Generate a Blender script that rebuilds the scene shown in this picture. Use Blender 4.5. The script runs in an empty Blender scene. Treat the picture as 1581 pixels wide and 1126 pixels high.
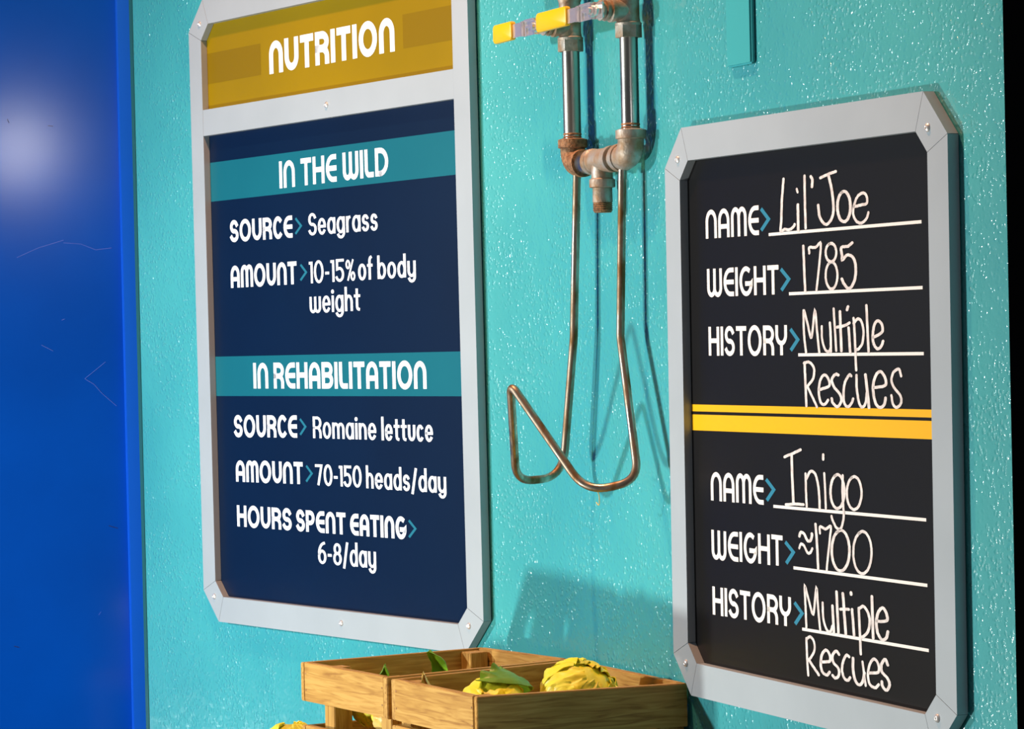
import bpy, math, random
from mathutils import Vector, Matrix, noise
R=math.radians
sc=bpy.context.scene
col=sc.collection
# ------------------------------------------------------------------ camera
cam_d=bpy.data.cameras.new('camera'); cam=bpy.data.objects.new('camera',cam_d); col.objects.link(cam)
cam_d.sensor_fit='HORIZONTAL'; cam_d.sensor_width=36.0; cam_d.lens=36.0*4598.175/1581.0
cam_d.clip_start=.05; cam_d.clip_end=60
RX=Vector((0.999749188,-0.000254896,-0.022394094)); DN=Vector((-0.022395545,-0.011378697,-0.999684433)); FW=Vector((0,0.999935228,-0.011381551))
m=Matrix.Identity(4)
for i in range(3):
    m[i][0]=RX[i]; m[i][1]=-DN[i]; m[i][2]=-FW[i]
cam.matrix_world=m
sc.camera=cam
# ------------------------------------------------------------------ colour management, world, lamps
sc.view_settings.view_transform='Standard'; sc.view_settings.look='None'; sc.view_settings.gamma=1
sc.view_settings.use_curve_mapping=False; sc.view_settings.exposure=0.0
w=bpy.data.worlds.new('hall_light'); sc.world=w; w.use_nodes=True
bg=w.node_tree.nodes['Background']; bg.inputs[0].default_value=(0.85,0.90,1.0,1); bg.inputs[1].default_value=0.07
def lamp(name,loc,target,size,power,color):
    d=bpy.data.lights.new(name,'AREA'); d.shape='DISK'; d.size=size; d.energy=power; d.color=color
    o=bpy.data.objects.new(name,d); col.objects.link(o); o.location=loc
    o.rotation_euler=(Vector(target)-Vector(loc)).to_track_quat('-Z','Y').to_euler(); return o
WM=Vector((.12,4.75,0))
kd=bpy.data.lights.new('key_spot','SPOT'); kd.shadow_soft_size=.08; kd.energy=480; kd.color=(.92,.98,1.0); kd.spot_size=R(60); kd.spot_blend=1.0
ko=bpy.data.objects.new('key_spot',kd); col.objects.link(ko); ko.location=(-3.95,4.55,.55)
ko.rotation_euler=(Vector((-.15,5.15,-.35))-Vector(ko.location)).to_track_quat('-Z','Y').to_euler()
lamp('low_flood',(-2.6,4.15,-1.35),WM,.18,66,(1.0,.98,.90))
lamp('ceiling_warm_spot',(-.85,4.47,2.75),(.1,4.7,-.3),.14,100,(1.0,.48,.26))
lamp('far_spot',(1.23,-1.46,.91),(-.6,5,0),.27,8,(1.0,.97,1.0))
lamp('aisle_light',(3.0,1.2,.9),(.2,4.7,0),1.1,40,(.95,.98,1.0))

# ------------------------------------------------------------------ materials
def mat(name,base,rough=.5,metal=0,spec=.5,var=None,scale=6,bump=0,bscale=60,coat=0,stretch=(1,1,1),detail=4,rvar=0,sub=0):
    m=bpy.data.materials.new(name); m.use_nodes=True; nt=m.node_tree; N=nt.nodes; L=nt.links
    b=N['Principled BSDF']; b.inputs['Base Color'].default_value=(*base,1); b.inputs['Roughness'].default_value=rough
    b.inputs['Metallic'].default_value=metal; b.inputs['Specular IOR Level'].default_value=spec; b.inputs['Coat Weight'].default_value=coat
    if sub: b.inputs['Subsurface Weight'].default_value=sub; b.inputs['Subsurface Radius'].default_value=(.02,.012,.004)
    tc=N.new('ShaderNodeTexCoord'); mp=N.new('ShaderNodeMapping'); mp.inputs['Scale'].default_value=stretch
    L.new(tc.outputs['Object'],mp.inputs[0])
    if var:
        n=N.new('ShaderNodeTexNoise'); n.inputs['Scale'].default_value=scale; n.inputs['Detail'].default_value=detail
        L.new(mp.outputs[0],n.inputs['Vector'])
        r=N.new('ShaderNodeValToRGB'); r.color_ramp.elements[0].position=.35; r.color_ramp.elements[1].position=.65
        r.color_ramp.elements[0].color=(*var,1); r.color_ramp.elements[1].color=(*base,1)
        L.new(n.outputs['Fac'],r.inputs[0]); L.new(r.outputs[0],b.inputs['Base Color'])
        if rvar:
            q=N.new('ShaderNodeMapRange'); q.inputs[3].default_value=rough+rvar; q.inputs[4].default_value=rough
            q.inputs[1].default_value=.35; q.inputs[2].default_value=.65
            L.new(n.outputs['Fac'],q.inputs[0]); L.new(q.outputs[0],b.inputs['Roughness'])
    if bump:
        n2=N.new('ShaderNodeTexNoise'); n2.inputs['Scale'].default_value=bscale; n2.inputs['Detail'].default_value=3
        L.new(mp.outputs[0],n2.inputs['Vector'])
        bp=N.new('ShaderNodeBump'); bp.inputs['Strength'].default_value=bump; bp.inputs['Distance'].default_value=.002
        L.new(n2.outputs['Fac'],bp.inputs['Height']); L.new(bp.outputs[0],b.inputs['Normal'])
    return m
def srgb(r,g,b):
    f=lambda c:(c/255/12.92 if c/255<=.04045 else ((c/255+.055)/1.055)**2.4)
    return (f(r),f(g),f(b))
M={}
def teal_paint():
    m=bpy.data.materials.new('teal_textured_paint'); m.use_nodes=True; N=m.node_tree.nodes; L=m.node_tree.links
    b=N['Principled BSDF']; b.inputs['Roughness'].default_value=.20; b.inputs['Specular IOR Level'].default_value=.5
    tc=N.new('ShaderNodeTexCoord')
    b.inputs['Roughness'].default_value=.38
    n=N.new('ShaderNodeTexNoise'); n.inputs['Scale'].default_value=2.2; n.inputs['Detail'].default_value=5
    r=N.new('ShaderNodeValToRGB'); r.color_ramp.elements[0].position=.3; r.color_ramp.elements[1].position=.7
    r.color_ramp.elements[0].color=(*srgb(58,166,174),1); r.color_ramp.elements[1].color=(*srgb(74,186,188),1)
    L.new(tc.outputs['Object'],n.inputs['Vector']); L.new(n.outputs['Fac'],r.inputs[0]); L.new(r.outputs[0],b.inputs['Base Color'])
    # sprayed orange-peel relief: blobs plus fine grain
    # sprayed paint droplets: small domes scattered over a slightly uneven coat
    wp=N.new('ShaderNodeTexNoise'); wp.inputs['Scale'].default_value=60; wp.inputs['Detail'].default_value=1
    mixv=N.new('ShaderNodeMix'); mixv.data_type='VECTOR'; mixv.inputs['Factor'].default_value=.012
    L.new(tc.outputs['Object'],wp.inputs['Vector']); L.new(tc.outputs['Object'],mixv.inputs['A']); L.new(wp.outputs['Color'],mixv.inputs['B'])
    v=N.new('ShaderNodeTexVoronoi'); v.feature='SMOOTH_F1'; v.inputs['Scale'].default_value=120; v.inputs['Smoothness'].default_value=.35
    v2=N.new('ShaderNodeTexNoise'); v2.inputs['Scale'].default_value=40; v2.inputs['Detail'].default_value=3
    v3=N.new('ShaderNodeTexNoise'); v3.inputs['Scale'].default_value=9; v3.inputs['Detail'].default_value=3
    L.new(mixv.outputs['Result'],v.inputs['Vector']); L.new(tc.outputs['Object'],v2.inputs['Vector']); L.new(tc.outputs['Object'],v3.inputs['Vector'])
    rr=N.new('ShaderNodeMapRange'); rr.interpolation_type='SMOOTHSTEP'; rr.inputs[1].default_value=.55; rr.inputs[2].default_value=.05
    am=N.new('ShaderNodeMapRange'); am.inputs[1].default_value=.38; am.inputs[2].default_value=.62; am.inputs[3].default_value=.25; am.inputs[4].default_value=1.2
    L.new(v.outputs['Distance'],rr.inputs[0]); L.new(v3.outputs['Fac'],am.inputs[0])
    mu=N.new('ShaderNodeMath'); mu.operation='MULTIPLY'; L.new(rr.outputs[0],mu.inputs[0]); L.new(am.outputs[0],mu.inputs[1])
    ad=N.new('ShaderNodeMath'); ad.operation='MULTIPLY_ADD'; ad.inputs[1].default_value=.9
    L.new(v2.outputs['Fac'],ad.inputs[0]); L.new(mu.outputs[0],ad.inputs[2])
    bp=N.new('ShaderNodeBump'); bp.inputs['Strength'].default_value=.6; bp.inputs['Distance'].default_value=.0008
    L.new(ad.outputs[0],bp.inputs['Height']); L.new(bp.outputs[0],b.inputs['Normal'])
    b2=N.new('ShaderNodeBump'); b2.inputs['Strength'].default_value=1.0; b2.inputs['Distance'].default_value=.0022
    L.new(ad.outputs[0],b2.inputs['Height']); L.new(b2.outputs[0],b.inputs['Coat Normal'])
    b.inputs['Coat Weight'].default_value=1.0; b.inputs['Coat Roughness'].default_value=.13
    return m
M['teal']=teal_paint()
M['teal_smooth']=mat('teal_smooth_paint',srgb(64,174,180),.32,bump=.15,bscale=40)
M['teal_shaded']=mat('shaded_teal_edge',srgb(30,95,95),.4)  # wall teal darkened: shade on the turned-away edge put into the colour
M['blue']=mat('glossy_blue_paint',srgb(0,78,190),.12,spec=.35,var=srgb(0,72,178),scale=3,bump=.012,bscale=14)
M['blue_trim']=mat('lit_blue_trim',srgb(0,98,228),.6,spec=.2,var=srgb(0,98,232),scale=9)  # lighter than the panel: light on its turned face put into the colour
M['black']=mat('unlit_black',(.0012,.0012,.0016),.95,spec=.02)
M['floor']=mat('grey_concrete_floor',(.10,.10,.10),.7,var=(.07,.07,.07),scale=5,bump=.3)
M['alu']=mat('brushed_grey_aluminium',srgb(172,185,192),.5,metal=.1,spec=.3,var=srgb(166,179,186),scale=5,bump=.05,bscale=500)
M['navy']=mat('navy_print',srgb(2,28,58),.36,var=srgb(2,26,55),scale=4,spec=.2)
M['band']=mat('teal_print',srgb(18,108,124),.36,var=srgb(16,103,120),scale=4,spec=.25)
M['yellow']=mat('ochre_yellow_print',srgb(150,124,0),.4,spec=.15,var=srgb(142,118,0),scale=3)
M['yellow_dark']=mat('dark_ochre_print',srgb(130,106,2),.4,spec=.15)
M['white']=mat('white_print',srgb(236,244,252),.4,spec=.4)
M['chalkboard']=mat('black_board',srgb(17,17,18),.38,spec=.2)
M['cream']=mat('white_vinyl',srgb(252,250,244),.45,spec=.3)
M['stripe']=mat('yellow_print',srgb(250,190,0),.4,spec=.4)
M['chev']=mat('teal_chevron_print',srgb(40,135,165),.4)
M['chev_dark']=mat('dark_teal_chevron_print',srgb(34,118,142),.4,spec=.25)
M['chalk']=mat('chalk_pen',srgb(248,244,240),.7,var=srgb(214,208,204),scale=90,detail=6)
M['steel']=mat('galvanised_steel',(.52,.51,.47),.24,metal=1,var=(.36,.34,.29),scale=25,rvar=.15,stretch=(1,1,.25))
M['iron']=mat('rusty_grey_fitting',(.50,.48,.43),.45,metal=.55,var=(.36,.23,.13),scale=38,rvar=.2,bump=.5,bscale=150)
M['rust']=mat('orange_rust',(.42,.22,.10),.7,metal=.2,var=(.16,.08,.035),scale=160,bump=.8,bscale=250)
M['rod']=mat('worn_steel_rod',(.50,.45,.37),.28,metal=1,var=(.20,.11,.045),scale=42,rvar=.3,stretch=(1,1,.35))
M['chrome']=mat('bright_chrome',(.92,.88,.88),.18,metal=.75)
M['screw']=mat('satin_screw',(.85,.83,.80),.38,metal=.7)
M['grip']=mat('yellow_vinyl_grip',srgb(255,196,0),.38,spec=.5)
def wood(name,a,b_,c):
    m=bpy.data.materials.new(name); m.use_nodes=True; N=m.node_tree.nodes; L=m.node_tree.links
    b=N['Principled BSDF']; b.inputs['Roughness'].default_value=.55; b.inputs['Specular IOR Level'].default_value=.3
    tc=N.new('ShaderNodeTexCoord'); oi=N.new('ShaderNodeObjectInfo')
    va=N.new('ShaderNodeVectorMath'); va.operation='ADD'
    mu=N.new('ShaderNodeMath'); mu.operation='MULTIPLY'; mu.inputs[1].default_value=7.0
    L.new(oi.outputs['Random'],mu.inputs[0]); L.new(tc.outputs['Object'],va.inputs[0]); L.new(mu.outputs[0],va.inputs[1])
    mp=N.new('ShaderNodeMapping'); mp.inputs['Scale'].default_value=(6,90,80)
    L.new(va.outputs[0],mp.inputs[0])
    n=N.new('ShaderNodeTexNoise'); n.inputs['Scale'].default_value=1.6; n.inputs['Detail'].default_value=7; n.inputs['Distortion'].default_value=1.2
    L.new(mp.outputs[0],n.inputs['Vector'])
    r=N.new('ShaderNodeValToRGB'); e=r.color_ramp.elements; e[0].position=.30; e[0].color=(*c,1); e[1].position=.62; e[1].color=(*a,1)
    x=e.new(.47); x.color=(*b_,1)
    L.new(n.outputs['Fac'],r.inputs[0]); L.new(r.outputs[0],b.inputs['Base Color'])
    bp=N.new('ShaderNodeBump'); bp.inputs['Strength'].default_value=.35; bp.inputs['Distance'].default_value=.001
    L.new(n.outputs['Fac'],bp.inputs['Height']); L.new(bp.outputs[0],b.inputs['Normal'])
    return m
M['wood']=wood('stained_pine',srgb(202,160,84),srgb(186,142,68),srgb(156,110,48))
M['wood_end']=wood('pine_end_grain',srgb(170,128,80),srgb(150,110,66),srgb(112,78,44))
def leafmat(name,a,b_,sub=.15):
    return mat(name,a,.42,var=b_,scale=14,bump=.6,bscale=55,sub=sub,detail=5)
M['leaf_yellow']=leafmat('pale_yellow_leaf',srgb(255,240,24),srgb(255,246,80))
M['leaf_lime']=leafmat('lime_leaf',srgb(214,222,40),srgb(245,236,90))
M['leaf_green']=leafmat('green_leaf',srgb(128,176,30),srgb(84,136,20))
M['leaf_pale']=leafmat('cream_leaf',srgb(240,214,130),srgb(226,188,90))
M['scratch']=mat('pale_scuff',srgb(70,110,215),.6)
M['scuff']=mat('dark_scuff',srgb(0,30,80),.6)

# ------------------------------------------------------------------ mesh helpers
class MB:
    def __init__(s): s.v=[]; s.f=[]
    def add(s,vs,fs):
        k=len(s.v); s.v+= [Vector(v) for v in vs]; s.f+=[[i+k for i in f] for f in fs]; return s
    def box(s,c,h,X=Vector((1,0,0)),Y=Vector((0,1,0)),Z=Vector((0,0,1)),bev=0):
        c=Vector(c)
        if bev<=0:
            vs=[c+X*h[0]*a+Y*h[1]*b+Z*h[2]*d for a in(-1,1) for b in(-1,1) for d in(-1,1)]
            return s.add(vs,[(0,1,3,2),(4,6,7,5),(0,4,5,1),(2,3,7,6),(0,2,6,4),(1,5,7,3)])
        import bmesh
        bm=bmesh.new(); bmesh.ops.create_cube(bm,size=2)
        for v in bm.verts: v.co=Vector((v.co.x*h[0],v.co.y*h[1],v.co.z*h[2]))
        bmesh.ops.bevel(bm,geom=bm.edges[:],offset=bev,segments=2,affect='EDGES')
        bm.verts.index_update()
        s.add([c+X*v.co.x+Y*v.co.y+Z*v.co.z for v in bm.verts],[[v.index for v in f.verts] for f in bm.faces]); bm.free(); return s
    def prism(s,poly,z0,z1):   # poly in xy, ccw
        n=len(poly); vs=[(x,y,z0) for x,y in poly]+[(x,y,z1) for x,y in poly]
        fs=[list(range(n))[::-1],list(range(n,2*n))]+[(i,(i+1)%n,n+(i+1)%n,n+i) for i in range(n)]
        return s.add(vs,fs)
    def tube(s,pts,r,seg=16,caps=True,twist=0):
        pts=[Vector(p) for p in pts]; n=len(pts); rr=r if hasattr(r,'__len__') else [r]*n
        T=[(pts[min(i+1,n-1)]-pts[max(i-1,0)]).normalized() for i in range(n)]
        a=T[0].orthogonal().normalized(); vs=[]
        for i in range(n):
            if i: a=(a-T[i]*a.dot(T[i])).normalized()
            b=T[i].cross(a)
            for k in range(seg):
                t=2*math.pi*k/seg+twist; vs.append(pts[i]+(a*math.cos(t)+b*math.sin(t))*rr[i])
        fs=[(i*seg+k,i*seg+(k+1)%seg,(i+1)*seg+(k+1)%seg,(i+1)*seg+k) for i in range(n-1) for k in range(seg)]
        if caps: fs+= [list(range(seg))[::-1],[(n-1)*seg+k for k in range(seg)]]
        return s.add(vs,fs)
    def lathe(s,o,d,prof,seg=20):  # prof: list of (distance along d, radius)
        o=Vector(o); d=Vector(d).normalized(); pts=[];rs=[]
        a=d.orthogonal().normalized(); b=d.cross(a); vs=[]
        for x,r in prof:
            for k in range(seg):
                t=2*math.pi*k/seg; vs.append(o+d*x+(a*math.cos(t)+b*math.sin(t))*r)
        n=len(prof)
        fs=[(i*seg+k,i*seg+(k+1)%seg,(i+1)*seg+(k+1)%seg,(i+1)*seg+k) for i in range(n-1) for k in range(seg)]
        fs+=[list(range(seg))[::-1],[(n-1)*seg+k for k in range(seg)]]
        return s.add(vs,fs)
    def build(s,name,m,parent=None,smooth=False,origin=None,basis=None):
        me=bpy.data.meshes.new(name)
        vs=s.v
        if basis is not None:
            inv=basis.inverted(); vs=[inv@v for v in vs]
        elif origin is not None: vs=[v-Vector(origin) for v in vs]
        me.from_pydata([tuple(v) for v in vs],[],s.f); me.validate()
        me.materials.append(m)
        if smooth:
            for p in me.polygons: p.use_smooth=True
            try: me.set_sharp_from_angle(angle=R(38))
            except Exception: pass
        o=bpy.data.objects.new(name,me); col.objects.link(o)
        if basis is not None: o.matrix_world=basis
        elif origin is not None: o.location=origin
        if parent is not None:
            o.parent=parent
            wm=o.matrix_basis.copy()
            p=parent; pm=Matrix.Identity(4); chain=[]
            while p is not None: chain.append(p.matrix_basis.copy()); p=p.parent
            # children are built in world coordinates unless told otherwise (see 'local')
            if not s.__dict__.get('local'):
                acc=Matrix.Identity(4)
                for c in reversed(chain): acc=acc@c
                o.matrix_basis=acc.inverted()@wm
        return o
    def loc(s): s.local=True; return s
def tag(o,label,cat,group=None):
    o['label']=label; o['category']=cat
    if group: o['group']=group
    return o
def lab(o,label): o['label']=label; return o
def empty(name,mat4):
    o=bpy.data.objects.new(name,None); col.objects.link(o); o.matrix_basis=mat4 if isinstance(mat4,Matrix) else Matrix.Translation(mat4); return o
def struct(o): o['kind']='structure'; return o
def catmull(pts,n=6):
    pts=[Vector(p) for p in pts]
    if len(pts)<3: return pts
    out=[]; P=[pts[0]*2-pts[1]]+pts+[pts[-1]*2-pts[-2]]
    for i in range(1,len(P)-2):
        a,b,c,d=P[i-1:i+3]
        for k in range(n):
            t=k/n; out.append(.5*((2*b)+(c-a)*t+(2*a-5*b+4*c-d)*t*t+(3*b-a-3*c+d)*t**3))
    out.append(pts[-1]); return out

# ------------------------------------------------------------------ wall frames (metres)
pl=Vector((-.61167,5.96830,0)); dl=Vector((.56359,-.82605,0)); nl=Vector((-.82605,-.56359,0))
pr=Vector((.25212,4.51900,0)); dr=Vector((.38833,-.92152,0)); nr=Vector((-.92152,-.38833,0))
UP=Vector((0,0,1)); FLOOR=-1.72; TOP=1.25
def F(t,s,z): return pr+dr*t+nr*s+UP*z
def FM(t,s,z):
    m=Matrix.Identity(4)
    for i in range(3): m[i][0]=dr[i]; m[i][1]=nr[i]*-1; m[i][2]=UP[i]
    m.translation=F(t,s,z); return m
# ------------------------------------------------------------------ the setting
I2=Vector((.05018,4.99823,0)); tl=.16; ang=R(11.4536)
path=[(pl-dl*.285,nl)]
a0=I2-dl*tl; Rf=tl/math.tan(ang/2)
cen=a0+nl*Rf
for k in range(13):
    t=ang*k/12; n=(Matrix.Rotation(-t,3,'Z')@nl); path.append((cen-n*Rf,n))
path.append((pr+dr*.928,nr))
wv=MB(); k0=len(path)
vs=[];fs=[]
for i,(p,n) in enumerate(path):
    q=p-n*.14-(dr*.28 if i==k0-1 else Vector())   # the far end is cut back at an angle
    vs+=[p+UP*FLOOR,p+UP*TOP,q+UP*TOP,q+UP*FLOOR]
for i in range(k0-1):
    for j in range(4): fs.append((4*i+j,4*i+(j+1)%4,4*i+4+(j+1)%4,4*i+4+j))
fs+=[(3,2,1,0),(4*k0-4,4*k0-3,4*k0-2,4*k0-1)]
struct(wv.add(vs,fs).build('wall_back',M['teal'],smooth=True))
# teal end bead and the blue panel wall left of it
e0=pl-dl*.285
bd=MB(); q0=e0-dl*.0; 
bd.box(e0-dl*.010+nl*.0-UP*.0+UP*((FLOOR+TOP)/2)-nl*.006,(.009,.006,(TOP-FLOOR)/2),X=dl,Y=nl,bev=.002)
bd.box(e0-dl*.030+UP*((FLOOR+TOP)/2)-nl*.020,(.012,.006,(TOP-FLOOR)/2),X=dl,Y=nl,bev=.002)
struct(bd.build('trim_1',M['teal_shaded'],smooth=True))
bu=Vector((-.975,-.222,0)).normalized(); bn=Vector((.222,-.975,0)).normalized()
c0=e0-dl*.043-nl*.03
mid=UP*((FLOOR+TOP)/2); hz=(TOP-FLOOR)/2
tr=MB(); tr.box(c0+bu*.0185+bn*.006+mid,(.0250,.012,hz),X=bu,Y=bn,bev=.002)
struct(tr.build('trim_2',M['blue_trim'],smooth=True))
bw=MB(); bw.box(c0+bu*.36-bn*.03+mid,(.36,.03,hz),X=bu,Y=bn)
wl=struct(bw.build('wall_left',M['blue']))
# the unlit opening right of the teal wall, its darkness painted on as an added near-black wall
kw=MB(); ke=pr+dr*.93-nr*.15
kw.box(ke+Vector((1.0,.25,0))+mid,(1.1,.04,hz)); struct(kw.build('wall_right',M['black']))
fl=MB(); fl.box((0,3.0,FLOOR-.05),(6.5,6.5,.05)); struct(fl.build('floor',M['floor']))

SCR= [[(0.2597, 0.1748), (0.2152, 0.1943), (0.1626, 0.2097)], [(0.1627, 0.2043), (0.1266, 0.2011), (0.0959, 0.1884), (0.0634, 0.192)], [(0.0813, -0.0465), (0.1252, -0.0807)], [(0.1252, -0.0807), (0.1066, -0.0927), (0.0896, -0.1128), (0.0605, -0.1394)], [(0.2133, -0.0082), (0.1896, -0.0209)], [(0.1706, 0.0429), (0.1639, 0.0448)], [(0.1081, -0.5765), (0.1032, -0.5699)]]
DRK= [[(0.0827, -0.39), (0.0639, -0.3961)], [(0.2727, 0.4631), (0.2689, 0.455)], [(0.189, 0.4491), (0.1784, 0.4477)], [(0.2844, -0.6337), (0.2738, -0.6369)]]
pp=c0-bn*0.0
for dat,mm in((SCR,'scratch'),(DRK,'scuff')):
    for st in dat:
        sb=MB(); sb.tube([c0+bu*a+UP*z+bn*.0001 for a,z in st],.0006,5)
        sb.build('scratch' if mm=='scratch' else 'scuff_mark',M[mm],wl)
LWORDS=[
 ('NUTRITION','h',(0.2979, 1.066),0.0625,(0.751, 1.0674),0.016,0.0142),
 ('IN THE WILD','p',(0.325, 0.8453),0.0516,(0.7189, 0.847),0.011,0.0098),
 ('SOURCE','p',(0.1248, 0.751),0.0423,(0.3696, 0.7492),0.0105,0.0085),
 ('Seagrass','p',(0.4285, 0.751),0.0407,(0.6772, 0.7497),0.0085,0.0052),
 ('AMOUNT','p',(0.1232, 0.6608),0.0435,(0.3811, 0.6607),0.0105,0.0085),
 ('10-15%','p',(0.4271, 0.6605),0.0418,(0.5956, 0.6608),0.008,0.0052),
 ('of','p',(0.6043, 0.6608),0.0398,(0.6555, 0.6609),0.0085,0.0052),
 ('body','p',(0.672, 0.661),0.0393,(0.8018, 0.661),0.0085,0.0052),
 ('weight','p',(0.4261, 0.6045),0.0415,(0.6097, 0.6053),0.0085,0.0052),
 ('IN REHABILITATION','p',(0.2032, 0.4626),0.0499,(0.8275, 0.4609),0.0115,0.01),
 ('SOURCE','p',(0.1199, 0.3673),0.0428,(0.3669, 0.3688),0.0105,0.0085),
 ('Romaine','p',(0.426, 0.3687),0.0409,(0.6537, 0.3681),0.0085,0.0052),
 ('lettuce','p',(0.6709, 0.3677),0.0396,(0.8441, 0.3673),0.0085,0.0052),
 ('AMOUNT','p',(0.1229, 0.2793),0.0422,(0.3844, 0.2806),0.0105,0.0085),
 ('70-150','p',(0.43, 0.2801),0.0395,(0.5977, 0.2799),0.0082,0.0052),
 ('heads/day','p',(0.6131, 0.279),0.0388,(0.8829, 0.2769),0.0082,0.0052),
 ('HOURS','p',(0.123, 0.191),0.0419,(0.3371, 0.1908),0.0105,0.0085),
 ('SPENT','p',(0.3538, 0.1908),0.0408,(0.5363, 0.1905),0.0105,0.0085),
 ('EATING','p',(0.5523, 0.1905),0.0403,(0.747, 0.1905),0.0105,0.0085),
 ('6-8/day','p',(0.4326, 0.1327),0.0408,(0.641, 0.1332),0.0085,0.0052),
]
RWORDS=[
 ('NAME',(0.1091, 0.6828),0.0425,(0.2783, 0.6828),0.0083,0.0068),
 ('WEIGHT',(0.1106, 0.5963),0.0417,(0.3356, 0.5972),0.0083,0.0068),
 ('HISTORY',(0.1121, 0.5097),0.0426,(0.3579, 0.5112),0.0083,0.0068),
 ('NAME',(0.1109, 0.295),0.0427,(0.2783, 0.2969),0.0083,0.0068),
 ('WEIGHT',(0.11, 0.2079),0.0435,(0.3337, 0.213),0.0083,0.0068),
 ('HISTORY',(0.11, 0.1254),0.0419,(0.3557, 0.1286),0.0083,0.0068),
]
LCHEV= [((0.3818, 0.7856), (0.402, 0.7704), (0.3803, 0.756)), ((0.3962, 0.6971), (0.4164, 0.682), (0.3946, 0.6674)), ((0.3788, 0.4045), (0.3984, 0.39), (0.3782, 0.3746)), ((0.3974, 0.3161), (0.4174, 0.3018), (0.3958, 0.286)), ((0.7561, 0.225), (0.7775, 0.2107), (0.7555, 0.1946))]
RCHEV= [((0.2856, 0.72), (0.3083, 0.7044), (0.2853, 0.6891)), ((0.3425, 0.6327), (0.3657, 0.6181), (0.3432, 0.6026)), ((0.3679, 0.5478), (0.3891, 0.533), (0.3678, 0.5179)), ((0.2868, 0.3336), (0.3098, 0.3198), (0.2881, 0.3035)), ((0.3416, 0.2473), (0.3653, 0.2343), (0.3435, 0.2172)), ((0.3658, 0.1637), (0.3878, 0.1503), (0.3668, 0.1335))]
RLINES= [((0.3075, 0.6824), (0.7287, 0.6848)), ((0.3653, 0.5974), (0.7288, 0.5998)), ((0.3893, 0.5118), (0.729, 0.5146)), ((0.3075, 0.296), (0.7281, 0.2996)), ((0.3645, 0.2124), (0.7283, 0.2148)), ((0.387, 0.1282), (0.7293, 0.1306))]
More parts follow.
